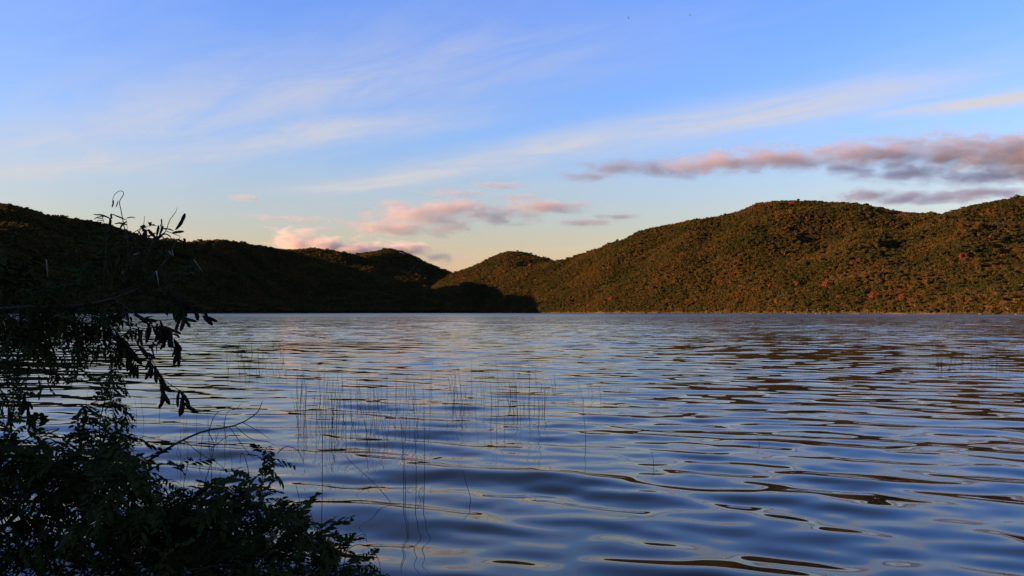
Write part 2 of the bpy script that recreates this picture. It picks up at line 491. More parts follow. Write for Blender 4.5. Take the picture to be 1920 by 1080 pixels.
def crown_builder(kind, seed):
    """leafy crown, base of the tree at the origin: clumps of ragged leaf faces over limbs"""
    r = random.Random(seed)
    mb = MB()
    if kind == 'round':   clumps = [(r.uniform(-2.2, 2.2), r.uniform(-2.2, 2.2), r.uniform(3.2, 6.0), r.uniform(1.1, 1.8), 0.8) for _ in range(11)]
    elif kind == 'flat':  clumps = [(r.uniform(-3.4, 3.4), r.uniform(-3.0, 3.0), r.uniform(5.0, 6.2), r.uniform(1.2, 2.0), 0.42) for _ in range(11)]
    elif kind == 'tall':  clumps = [(r.uniform(-1.4, 1.4), r.uniform(-1.4, 1.4), r.uniform(3.0, 8.0), r.uniform(0.9, 1.5), 0.95) for _ in range(11)]
    elif kind == 'shrub': clumps = [(r.uniform(-2.4, 2.4), r.uniform(-2.4, 2.4), r.uniform(0.6, 3.0), r.uniform(0.9, 1.6), 0.8) for _ in range(11)]
    else:                 clumps = [(r.uniform(-3.0, 3.0), r.uniform(-2.6, 2.6), r.uniform(4.0, 6.8), r.uniform(0.8, 1.4), 0.6) for _ in range(9)]
    for (x, y, z, s, fl) in clumps:
        c = Vector((x, y, z))
        vs = []
        for q in ICO1[0]:
            k = r.uniform(0.55, 1.1)
            vs.append(c + Vector((q.x * s * k, q.y * s * k, q.z * s * k * fl)))
        mb.add(vs, ICO1[1], 0)
        for _ in range(46):
            d = Vector((r.gauss(0, 1), r.gauss(0, 1), r.gauss(0.35, 1))).normalized()
            p = c + Vector((d.x * s, d.y * s, d.z * s * fl)) * r.uniform(0.7, 1.28)
            t = d.orthogonal().normalized() * r.uniform(0.20, 0.48)
            b = d.cross(t).normalized() * r.uniform(0.18, 0.42)
            tilt = d * r.uniform(-0.25, 0.25)
            mb.add([p - t - tilt, p + t * 0.3 - b, p + t + tilt, p + b], [(0, 1, 2), (0, 2, 3)], 0)
    tr = MB()
    top = 3.2 if kind in ('round', 'shrub') else 5.0
    tr.tube([(0, 0, -1.5), (r.uniform(-.2, .2), r.uniform(-.2, .2), top * 0.5), (r.uniform(-.4, .4), r.uniform(-.4, .4), top)], 0.22, 0.10, 5)
    for (x, y, z, s, fl) in clumps[:6]:
        tr.tube([(0, 0, top * 0.55), (x * 0.5, y * 0.5, (top * 0.5 + z) * 0.5), (x, y, z)], 0.10, 0.04, 4)
    return mb, tr

KINDS = ['round', 'flat', 'tall', 'open', 'shrub', 'round', 'flat', 'open']
lib = bpy.data.collections.new('forest_library')
CROWNS = []
for i, kd in enumerate(KINDS):
    mb, tr = crown_builder(kd, 100 + i)
    cm = mb.mesh('crown', [M_FOL_T], smooth=False)
    tm = tr.mesh('trunk', [M_TRUNK])
    CROWNS.append((cm, tm))
    both = MB(); both.add(mb.v, mb.f, 0); both.add(tr.v, tr.f, 1)
    o = bpy.data.objects.new('forest_tree', both.mesh('forest_tree', [M_FOL, M_TRUNK], smooth=False))
    lib.objects.link(o)

def scatter_group():
    ng = bpy.data.node_groups.new('forest_scatter', 'GeometryNodeTree')
    ng.interface.new_socket('Geometry', in_out='INPUT', socket_type='NodeSocketGeometry')
    ng.interface.new_socket('Geometry', in_out='OUTPUT', socket_type='NodeSocketGeometry')
    N, L = ng.nodes, ng.links
    i, o = N.new('NodeGroupInput'), N.new('NodeGroupOutput')
    m2p = N.new('GeometryNodeMeshToPoints')
    ci = N.new('GeometryNodeCollectionInfo')
    ci.inputs['Collection'].default_value = lib
    ci.inputs['Separate Children'].default_value = True
    ci.inputs['Reset Children'].default_value = True
    iop = N.new('GeometryNodeInstanceOnPoints')
    iop.inputs['Pick Instance'].default_value = True
    def attr(name, typ):
        a = N.new('GeometryNodeInputNamedAttribute'); a.data_type = typ; a.inputs['Name'].default_value = name
        return a.outputs['Attribute']
    L.new(i.outputs[0], m2p.inputs[0]); L.new(m2p.outputs[0], iop.inputs['Points']); L.new(ci.outputs[0], iop.inputs['Instance'])
    L.new(attr('pick', 'INT'), iop.inputs['Instance Index'])
    L.new(attr('turn', 'FLOAT_VECTOR'), iop.inputs['Rotation'])
    L.new(attr('size', 'FLOAT_VECTOR'), iop.inputs['Scale'])
    L.new(iop.outputs[0], o.inputs[0])
    return ng
SCATTER = scatter_group()

def surface_points(key, count, vlo=0.001, vhi=1.06, pxlo=-160, pxhi=2080, seed=1):
    P, v = HILLS[key]
    A, B, C, D = P[:-1, :-1], P[:-1, 1:], P[1:, 1:], P[1:, :-1]
    area = np.linalg.norm(np.cross(C - A, D - B), axis=-1) * 0.5
    mid = (A + C) / 2
    vm = ((v[:-1] + v[1:]) / 2)[:, None]
    pxm = CX + F * mid[..., 0] / np.maximum(mid[..., 1], 1)
    ok = (vm > vlo - 0.03) & (vm < vhi + 0.03) & (pxm > pxlo) & (pxm < pxhi) & (mid[..., 1] > 50)
    w = (area * ok).ravel(); w /= w.sum()
    r = np.random.default_rng(seed)
    ii = r.choice(len(w), count, p=w)
    ri, ci = np.unravel_index(ii, area.shape)
    a, b = r.random(count)[:, None], r.random(count)[:, None]
    pts = (A[ri, ci] * (1 - a) + B[ri, ci] * a) * (1 - b) + (D[ri, ci] * (1 - a) + C[ri, ci] * a) * b
    vv = v[ri] * (1 - b[:, 0]) + v[ri + 1] * b[:, 0]
    keep = (vv > vlo) & (vv < vhi) & (pts[:, 2] > 0.15)
    return pts[keep], vv[keep]

def forest(name_label, key, count, size=1.0, seed=1, things=0, **kw):
    pts, vv = surface_points(key, count, seed=seed, **kw)
    r = np.random.default_rng(seed + 50)
    n = len(pts)
    order = np.argsort(np.hypot(pts[:, 0], pts[:, 1]))
    taken = np.zeros(n, bool)
    if things:
        pxx = CX + F * pts[:, 0] / pts[:, 1]
        cand = [i for i in order if pxx[i] < 1935 and vv[i] < 0.5]
        taken[cand[:things]] = True
    patch = fbm2(pts[:, 0], pts[:, 1], seed + 7, 110, 4) * 0.17
    tint = np.clip(r.beta(2.2, 2.6, n) * 0.85 + patch, 0, 0.92)
    tint = np.where(r.random(n) < 0.007, r.uniform(0.95, 1.0, n), tint)
    pick = r.integers(0, len(KINDS), n)
    sc = size * r.uniform(0.55, 1.15, n) * (1 + 0.45 * (r.random(n) < 0.04)) * np.clip(1 + 0.12 * fbm2(pts[:, 0], pts[:, 1], seed + 9, 70, 3), 0.8, 1.15)
    s3 = np.stack([sc * r.uniform(0.85, 1.2, n), sc * r.uniform(0.85, 1.2, n), sc * r.uniform(0.7, 1.1, n)], 1)
    turn = np.stack([r.normal(0, 0.05, n), r.normal(0, 0.05, n), r.uniform(0, 6.283, n)], 1)
    k = ~taken
    me = bpy.data.meshes.new('forest')
    me.vertices.add(int(k.sum())); me.vertices.foreach_set('co', pts[k].ravel().astype(np.float32))
    for nm, typ, arr in (('tint', 'FLOAT', tint[k]), ('size', 'FLOAT_VECTOR', s3[k]), ('turn', 'FLOAT_VECTOR', turn[k])):
        at = me.attributes.new(nm, typ, 'POINT')
        at.data.foreach_set('value' if typ == 'FLOAT' else 'vector', np.ascontiguousarray(arr, dtype=np.float32).ravel())
    at = me.attributes.new('pick', 'INT', 'POINT'); at.data.foreach_set('value', pick[k].astype(np.int32))
    o = link(bpy.data.objects.new('forest', me))
    md = o.modifiers.new('scatter', 'NODES'); md.node_group = SCATTER
    tag(o, name_label, 'forest', kind='stuff')
    return [(pts[i], s3[i], turn[i], pick[i]) for i in np.where(taken)[0]]

def make_tree(name, loc, size, turn, pick, mat, label, group=None, trunk=True):
    root = empty(name, loc)
    root.rotation_euler = turn
    root.scale = size
    tag(root, label, 'tree', group)
    cm, tm = CROWNS[pick]
    c = bpy.data.objects.new('crown', cm)
    link(c, root)
    if mat is not None:
        c.material_slots[0].link = 'OBJECT'
        c.material_slots[0].material = mat
    link(bpy.data.objects.new('trunk', tm), root)
    return root

keys = list(HILLS)
K = {s: [k for k in keys if k.endswith(str(s)) and k[-1].isdigit() and not k[-len(str(s)) - 1].isdigit()][0] for s in (3, 5, 8, 9, 10, 12, 13)}
near = forest('dense brownish green forest over the broad sunlit hill', K[5], 80000, 0.74, 31, things=280)
for p, s, t, k in near:
    px = CX + F * p[0] / p[1]
    kind = {'round': 'round crowned', 'flat': 'broad flat topped', 'tall': 'tall narrow', 'open': 'loose open crowned', 'shrub': 'low bushy'}[KINDS[int(k)]]
    zone = 'nearest the right edge' if px > 1780 else ('below the dip at right' if px > 1600 else ('below the top of the broad hill' if px > 1400 else 'at the left foot of the broad hill'))
    make_tree('forest_tree', p, s, t, int(k), None, kind + ' tree in the shore forest ' + zone, kind + ' trees in the shore forest ' + zone)
forest('low scrub along the foot of the sunlit hill', K[5], 3200, 0.5, 41, vhi=0.035)
forest('dark shaded forest covering the left ridge', K[3], 42000, 0.85, 32)
forest('sunlit forest on the slope behind the broad hill', K[8], 12600, 0.86, 33)
forest('forest on the small pointed hill', K[9], 16200, 0.86, 34)
forest('forest on the farthest rounded hill', K[10], 14400, 0.98, 35)
forest('forest on the low far hill beside the dark ridge', K[12], 14400, 0.94, 36)
forest('forest on the tiny far mound', K[13], 1500, 1.2, 37)

def hill_at(key, px, py):
    """point of a hill's surface seen at a photo pixel"""
    P, v = HILLS[key]
    sel = (v >= 0) & (v <= 1.0)
    Q = P[sel].reshape(-1, 3)
    X = CX + F * Q[:, 0] / Q[:, 1]; Yp = HY - F * (Q[:, 2] + 4 - H) / Q[:, 1]
    i = np.argmin((X - px) ** 2 + (Yp - py) ** 2)
    return Vector(Q[i])

for px, py, s, lab in [
    (1641, 559, 1.5, 'large rusty red tree low on the broad hill near the right shore'),
    (1548, 536, 1.35, 'wide rust coloured tree low on the middle of the broad hill'),
    (1449, 537, 1.2, 'rust brown tree low on the hill, leftmost of the rusty row'),
    (1495, 533, 1.2, 'rust brown tree between two other rusty trees low on the hill'),
    (1755, 509, 1.0, 'small orange tree halfway up the right part of the hill'),
    (1806, 484, 1.5, 'broad dull red tree high on the right part of the hill'),
    (1602, 489, 1.0, 'small orange tree in the middle of the broad hill'),
    (1693, 557, 1.2, 'brownish red tree right of the large rusty red tree'),
    (1488, 383, 1.4, 'rusty orange tree just under the top of the broad hill'),
    (1148, 501, 1.7, 'orange brown tree standing out on the left flank of the broad hill'),
    (1146, 563, 1.4, 'rusty tree near the water at the left foot of the broad hill'),
    (993, 492, 1.7, 'orange brown tree below the small pointed hill')]:
    p = hill_at(K[5], px, py)
    make_tree('rusty_tree', p, (s, s, s * 0.9), (0, 0, px * 0.37), (px % 3) * 2 % 8, M_FOL_R, lab)
for px, py, lab in [(1497, 370, 'lone small dark tree sticking up from the top of the broad hill'),
                    (1640, 389, 'flat topped tree on the skyline right of the hilltop'),
                    (1693, 397, 'flat topped tree on the skyline before the dip at right')]:
    p = hill_at(K[5], px, py + 8)
    make_tree('skyline_tree', p, (0.75, 0.75, 1.25), (0, 0, px), 1, None, lab)

# pale umbrella-shaped tree on the right shore
def umbrella_tree(px, py_base, D, label, w=7.0, h=6.5, seed=3):
    r = random.Random(seed)
    b = px2p(px, py_base, D); b.z = max(0.4, b.z)
    root = empty('umbrella_tree', b)
    tag(root, label, 'tree')
    tr = MB(); cr = MB()
    pads = [(r.uniform(-w, w), r.uniform(-3, 3), h * r.uniform(0.75, 1.05), r.uniform(1.6, 2.6)) for _ in range(9)]
    for x, y, z, s in pads:
        tr.tube(curve_pts([(0, 0, -0.8), (x * 0.15, y * 0.15, h * 0.35), (x * 0.55, y * 0.55, z * 0.7), (x, y, z)], 6), 0.2, 0.06, 5)
        for _ in range(170):
            a, q = r.uniform(0, 6.283), math.sqrt(r.random())
            p = Vector((x + math.cos(a) * q * s * 1.3, y + math.sin(a) * q * s, z + (1 - q * q) * s * 0.38 + r.uniform(-0.2, 0.2)))
            t = Vector((r.gauss(0, 1), r.gauss(0, 1), r.gauss(0, 0.4))).normalized() * r.uniform(0.2, 0.42)
            u = Vector((r.gauss(0, 1), r.gauss(0, 1), r.gauss(0, 0.6))).normalized() * r.uniform(0.2, 0.4)
            cr.add([p - t, p + u, p + t, p - u], [(0, 1, 2), (0, 2, 3)])
    cr.obj('crown', [M_FOL_P], root, False)
    tr.obj('trunk', [M_TRUNK], root)
umbrella_tree(1890, 588, 590, 'pale flat topped umbrella tree at the water by the right edge', 7.5, 7.5, 3)
umbrella_tree(1862, 588, 600, 'lower pale spreading tree just left of the umbrella tree', 4.5, 5.0, 4)

# rocks at the water's edge
def rock(px, D, s, label):
    r = random.Random(px)
    vs = [Vector((q.x * s * r.uniform(0.8, 1.3) * 1.5, q.y * s * r.uniform(0.8, 1.2), q.z * s * r.uniform(0.5, 0.8))) for q in ICO2[0]]
    o = link(bpy.data.objects.new('shore_rock', mesh_from('shore_rock', vs, ICO2[1], [M_ROCK])))
    o.location = ((px - CX) / F * D, D, 0.25)
    tag(o, label, 'rock', 'rocks at the far waterline')
for px in (1058, 1088, 1135, 1200, 1228, 1300, 1352, 1446, 1512, 1531, 1538, 1555, 1610, 1700, 1780, 1838, 1905):
    ys = np.interp(px, [960, 1060, 1150, 1300, 1470, 1600, 1760, 1920], [1590, 1320, 1160, 1000, 830, 740, 645, 570]) - 1
    rock(px, ys, 0.6 + (px * 7 % 10) * 0.05, 'pale boulder at the waterline under the sunlit forest')

# ------------------------------------------------------------------ clouds (real volumes, lit by the sun and sky)
def cloud(label, D, blobs, dens, depth=0.55, nscale=1.0, aniso=0.55, seed=0):
    """blobs: (px, py, rx, ry) in photo pixels at distance D; metres in the scene"""
    k = D / F
    cx = sum(b[0] for b in blobs) / len(blobs); cy = sum(b[1] for b in blobs) / len(blobs)
    c = px2p(cx, cy, D)
    xs0 = min(b[0] - b[2] * 1.25 for b in blobs); xs1 = max(b[0] + b[2] * 1.25 for b in blobs)
    ys0 = min(b[1] - b[3] * 1.5 for b in blobs); ys1 = max(b[1] + b[3] * 1.5 for b in blobs)
    dep = max(b[2] for b in blobs) * k * depth * 1.25
    x0, x1, z0, z1 = (xs0 - cx) * k, (xs1 - cx) * k, -(ys1 - cy) * k, -(ys0 - cy) * k
    vs = [(x, y, z) for x in (x0, x1) for y in (-dep, dep) for z in (z0, z1)]
    fs = [(0, 1, 3, 2), (4, 6, 7, 5), (0, 4, 5, 1), (2, 3, 7, 6), (0, 2, 6, 4), (1, 5, 7, 3)]
    m, gg, out = new_mat('cloud_vapour')
    t = gg.n('ShaderNodeTexCoord')
    P = t.outputs['Object']
    nsc = 1.0 / (26 * k) * nscale
    vec = gg.v('ADD', gg.v('MULTIPLY', P, (0.6, 0.8, 1.35)), (seed * 917.0, seed * 411.0, 0.0))
    n1 = gg.noise(vec, nsc, 6, 0.6, 0.4)
    sh = None
    for (bx, by, rx, ry) in blobs:
        q = gg.v('MULTIPLY', gg.v('SUBTRACT', P, ((bx - cx) * k, 0, -(by - cy) * k)), (1 / (rx * k), 1 / (max(rx * depth, ry) * k), 1 / (ry * k)))
        e = gg.m('SUBTRACT', 1.0, gg.v('LENGTH', q))
        sh = e if sh is None else gg.m('SMOOTH_MAX', sh, e, 0.25)
    f = gg.m('ADD', sh, gg.m('MULTIPLY', gg.m('SUBTRACT', n1, 0.5), 3.2))
    d = gg.m('MULTIPLY', gg.m('POWER', gg.mr(f, -0.05, 0.95, smooth=False), 1.5), dens * 1.5)
    pv = gg.n('ShaderNodeVolumePrincipled')
    pv.inputs['Color'].default_value = (0.88, 0.86, 0.87, 1)
    pv.inputs['Anisotropy'].default_value = aniso
    gg.put(pv.inputs['Density'], d)
    gg.t.links.new(pv.outputs[0], out.inputs['Volume'])
    o = link(bpy.data.objects.new('cloud', mesh_from('cloud', vs, fs, [m])))
    o.location = c
    tag(o, label, 'cloud')
    return o

cloud('long pink and grey cloud bank above the broad sunlit hill', 6500,
      [(1300, 310, 60, 14), (1350, 306, 110, 22), (1470, 297, 120, 23), (1600, 291, 110, 25), (1690, 287, 90, 36), (1800, 288, 120, 40), (1930, 290, 140, 46), (2080, 285, 150, 48)], 0.0085, 0.5, seed=1)
cloud('blue grey cloud tail left of the long pink bank', 6800, [(1100, 330, 60, 10), (1160, 316, 70, 16), (1225, 315, 75, 19), (1285, 322, 60, 12)], 0.008, 0.5, aniso=0.82, seed=21)  # stronger forward scatter darkens this tail, standing in for shade
cloud('grey ragged cloud skirt hanging under the right end of the pink bank', 6700, [(1600, 318, 90, 12), (1700, 327, 120, 16), (1840, 332, 130, 17), (1950, 330, 90, 14)], 0.006, 0.5, aniso=0.8, seed=22)  # shaded look of the skirt set through its forward scatter
cloud('flat violet cloud strip just above the dip at the right', 9000,
      [(1630, 367, 75, 12), (1740, 371, 130, 10), (1850, 362, 110, 8)], 0.007, 0.5, aniso=0.75, seed=2)
cloud('pink topped grey cloud above the gap between the hills', 8500,
      [(735, 426, 85, 17), (780, 404, 100, 24), (850, 391, 95, 18), (838, 431, 60, 13), (740, 384, 40, 10)], 0.006, 0.5, seed=3)
cloud('pink crested cloud right of the one above the gap', 8500,
      [(945, 402, 70, 19), (1020, 388, 80, 16), (1080, 384, 50, 9)], 0.006, 0.5, seed=4)
cloud('thin violet cloud wisp left of the broad hill', 8500, [(1105, 416, 55, 8), (1155, 405, 55, 7)], 0.005, 0.5, seed=5)
cloud('faint grey cloud wisps above the pink topped cloud', 9000, [(850, 364, 75, 8), (935, 346, 60, 7), (970, 370, 60, 6)], 0.003, 0.5, seed=6)
cloud('faint small pink cloud streaks left of the pink topped cloud', 9500, [(505, 408, 60, 6), (590, 412, 60, 6), (600, 430, 50, 4)], 0.003, 0.5, seed=7)
cloud('tiny faint pink cloud streak above the dark ridge', 9500, [(460, 370, 45, 6)], 0.003, 0.5, seed=8)
cloud('glowing orange pink cloud resting on the far hilltops', 3260,
      [(552, 455, 50, 27), (610, 463, 75, 21), (675, 467, 85, 17), (745, 467, 65, 12)], 0.034, 0.45, aniso=0.3, seed=9)
cloud('pinkish grey cloud trailing off the farthest hilltop', 3330, [(780, 470, 48, 14), (815, 483, 40, 16)], 0.014, 0.45, seed=10)
cloud('little grey cloud puff in the gap between the hills', 3600, [(880, 484, 26, 12)], 0.008, 0.45, seed=11)

# ------------------------------------------------------------------ foreground plants
def leaf_mesh(seed, L=0.10, n=7, droop=0.35, fold=0.5, simple=False):
    """feathery leaf: a drooping stalk with pairs of narrow folded leaflets"""
    r = random.Random(seed)
    mb = MB()
    path = []
    for i in range(7):
        t = i / 6
        path.append(Vector((L * t, 0.006 * math.sin(t * 3 + seed), -droop * L * t * t)))
    mb.tube(path, 0.0010, 0.0005, 3, cap=False)
    for i in range(n):
        t = 0.16 + 0.84 * i / (n - 1)
        k = t * 6; a = min(int(k), 5)
        p = path[a].lerp(path[a + 1], k - a)
        ln = 0.030 * (0.55 + 0.75 * math.sin(math.pi * (0.15 + 0.75 * t))) * r.uniform(0.85, 1.15)
        for sgn in (-1, 1):
            th = math.radians(r.uniform(38, 62))
            d = Vector((math.cos(th), sgn * math.sin(th), -r.uniform(0.1, 0.75))).normalized()
            w = Vector((-d.y * sgn, d.x * sgn, 0)).normalized() * 0.0058 * r.uniform(0.8, 1.2)
            up = Vector((0, 0, 0.0030 * fold))
            c1 = p + d * ln * 0.35 + Vector((0, 0, 0.001)); c2 = p + d * ln * 0.75 + Vector((0, 0, -0.002)); e = p + d * ln + Vector((0, 0, -0.006))
            vs = [p, c1 - w + up, c1, c1 + w + up, c2 - w * 0.9 + up, c2, c2 + w * 0.9 + up, e]
            mb.add(vs, [(0, 1, 2), (0, 2, 3), (1, 4, 5, 2), (2, 5, 6, 3), (4, 7, 5), (5, 7, 6)])
    return mb

def oblong_leaf(seed, L=0.055, W=0.014):
    """thick oblong leaf, folded along its midrib"""
    r = random.Random(seed)
    mb = MB()
    prev = None
    vs, fs = [], []
    n = 7
    for i in range(n):
        t = i / (n - 1)
        w = W * 0.5 * math.sin(math.pi * min(1, (0.08 + t * 0.9))) ** 0.6
        x, z = L * t, -0.25 * L * t * t * r.uniform(0.8, 1.2)
        vs += [Vector((x, -w, z + w * 0.7)), Vector((x, 0, z - 0.001)), Vector((x, w, z + w * 0.7))]
    for i in range(n - 1):
        a = i * 3
        fs += [(a, a + 3, a + 4, a + 1), (a + 1, a + 4, a + 5, a + 2)]
    mb.add(vs, fs)
    return mb

def pod_mb(pts, w, flat=0.5):
    """seed pod along a line of world points, w = half width"""
    mb = MB()
    P = curve_pts(pts, 9)
    rings, sides = [], 8
    for i, p in enumerate(P):
        t = (P[min(i + 1, 8)] - P[max(i - 1, 0)]).normalized()
        a = t.cross(Vector((0, 1, 0))).normalized(); b = t.cross(a).normalized()
        q = i / 8
        k = w * min(1.0, 0.35 + 2.4 * q) * (1.0 if q < 0.86 else (0.8 if q < 0.95 else 0.35)) * (1 + 0.07 * math.sin(i * 2.6))
        rings += [p + a * math.cos(2 * math.pi * j / sides) * k + b * math.sin(2 * math.pi * j / sides) * k * flat for j in range(sides)]
    fs = []
    for i in range(8):
        for j in range(sides):
            j2 = (j + 1) % sides
            fs.append((i * sides + j, i * sides + j2, (i + 1) * sides + j2, (i + 1) * sides + j))
    fs += [tuple(range(8 * sides, 9 * sides)), tuple(reversed(range(sides)))]
    mb.add(rings, fs)
    return mb

LEAVES = [leaf_mesh(40 + i, 0.075 + 0.012 * (i % 4), 5 + i % 3, 0.35 + 0.2 * (i % 3)) for i in range(6)]
LEAF_ME = [m.mesh('leaf', [M_LEAF], False) for m in LEAVES]
LEAF_MY = [m.mesh('leaf', [M_LEAF_Y], False) for m in LEAVES[:2]]
OBL = [oblong_leaf(60 + i, 0.05 + 0.008 * (i % 3), 0.012 + 0.002 * (i % 2)) for i in range(4)]
OBL_ME = [m.mesh('leaf', [M_LEAF], True) for m in OBL]

def leaf_matrix(p, d, roll, s):
    """leaf growing at p in direction d"""
    x = d.normalized()
    z = Vector((0, 0, 1)) - x * x.z
    z = z.normalized() if z.length > 1e-3 else Vector((0, 1, 0))
    y = z.cross(x)
    M = Matrix((x, y, z)).transposed().to_4x4()
    return Matrix.Translation(p) @ M @ Matrix.Rotation(roll, 4, 'X') @ Matrix.Scale(s, 4)

class Shrub:
    """collects twigs and leaves of one plant; the leaves seen best become parts, the rest one foliage part"""
    def __init__(self, name, label, cat, base, group=None):
        self.root = empty(name, base)
        tag(self.root, label, cat, group)
        self.inv = Matrix.Translation(-Vector(base))
        self.wood = []           # (mb name mat)
        self.leaves = []         # (matrix, kind, idx, score)
    def branch(self, pts, r0, r1, name='branch', mat=M_BARK, sides=5):
        mb = MB(); mb.tube([self.inv @ Vector(p) for p in pts], r0, r1, sides)
        return mb.obj(name, [mat], self.root)
    def pod(self, pts, w):
        mb = pod_mb([self.inv @ Vector(p) for p in pts], w)
        return mb.obj('pod', [M_POD], self.root)
    def leaf(self, p, d, roll, s, kind='f', idx=0, score=0.0):
        self.leaves.append((self.inv @ leaf_matrix(Vector(p), Vector(d), roll, s), kind, idx, score))
    def twig(self, pts, r0, r1, spacing, r, s=1.0, start=0.3, kind='f', score=0.0, tb=None, drop=0.0):
        """twig with alternate leaves"""
        if tb is None: self.branch(pts, r0, r1, 'twig', M_STEM, 4)
        else: tb.tube([self.inv @ Vector(p) for p in pts], r0, r1, 4)
        ln = sum((pts[i + 1] - pts[i]).length for i in range(len(pts) - 1))
        n = max(2, int(ln * (1 - start) / spacing))
        for i in range(n + 1):
            t = start + (1 - start) * i / n
            k = t * (len(pts) - 1); a = min(int(k), len(pts) - 2)
            p = pts[a].lerp(pts[a + 1], k - a)
            ax = (pts[a + 1] - pts[a]).normalized()
            side = ax.orthogonal(); side.rotate(Quaternion(ax, r.uniform(0, 6.283)))
            d = ax * r.uniform(0.2, 0.9) + side * r.uniform(0.7, 1.1) + Vector((0, 0, r.uniform(-0.5, 0.35) - drop))
            self.leaf(p, d, r.uniform(-0.6, 0.6), s * r.uniform(0.7, 1.15), kind, r.randrange(6 if kind == 'f' else 4), score + r.random())
    def finish(self, limit=300):
        self.leaves.sort(key=lambda q: -q[3])
        for i, (M, kind, idx, sc) in enumerate(self.leaves[:limit]):
            me = (LEAF_MY[idx % 2] if i % 61 == 30 else LEAF_ME[idx]) if kind == 'f' else OBL_ME[idx]
            o = link(bpy.data.objects.new('leaf', me), self.root)
            o.matrix_local = M
        rest = self.leaves[limit:]
        if rest:
            vs, fs, base = [], [], 0
            cache = {}
            for M, kind, idx, sc in rest:
                src = (LEAVES if kind == 'f' else OBL)[idx]
                key = (kind, idx)
                if key not in cache: cache[key] = (np.array([(*v, 1.0) for v in src.v]), src.f)
                V, Fc = cache[key]
                vs.append((V @ np.array(M).T)[:, :3])
                fs.extend([tuple(i + base for i in f) for f in Fc])
                base += len(V)
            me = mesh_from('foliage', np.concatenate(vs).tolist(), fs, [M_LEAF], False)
            tag(link(bpy.data.objects.new('foliage', me), self.root), kind='stuff')

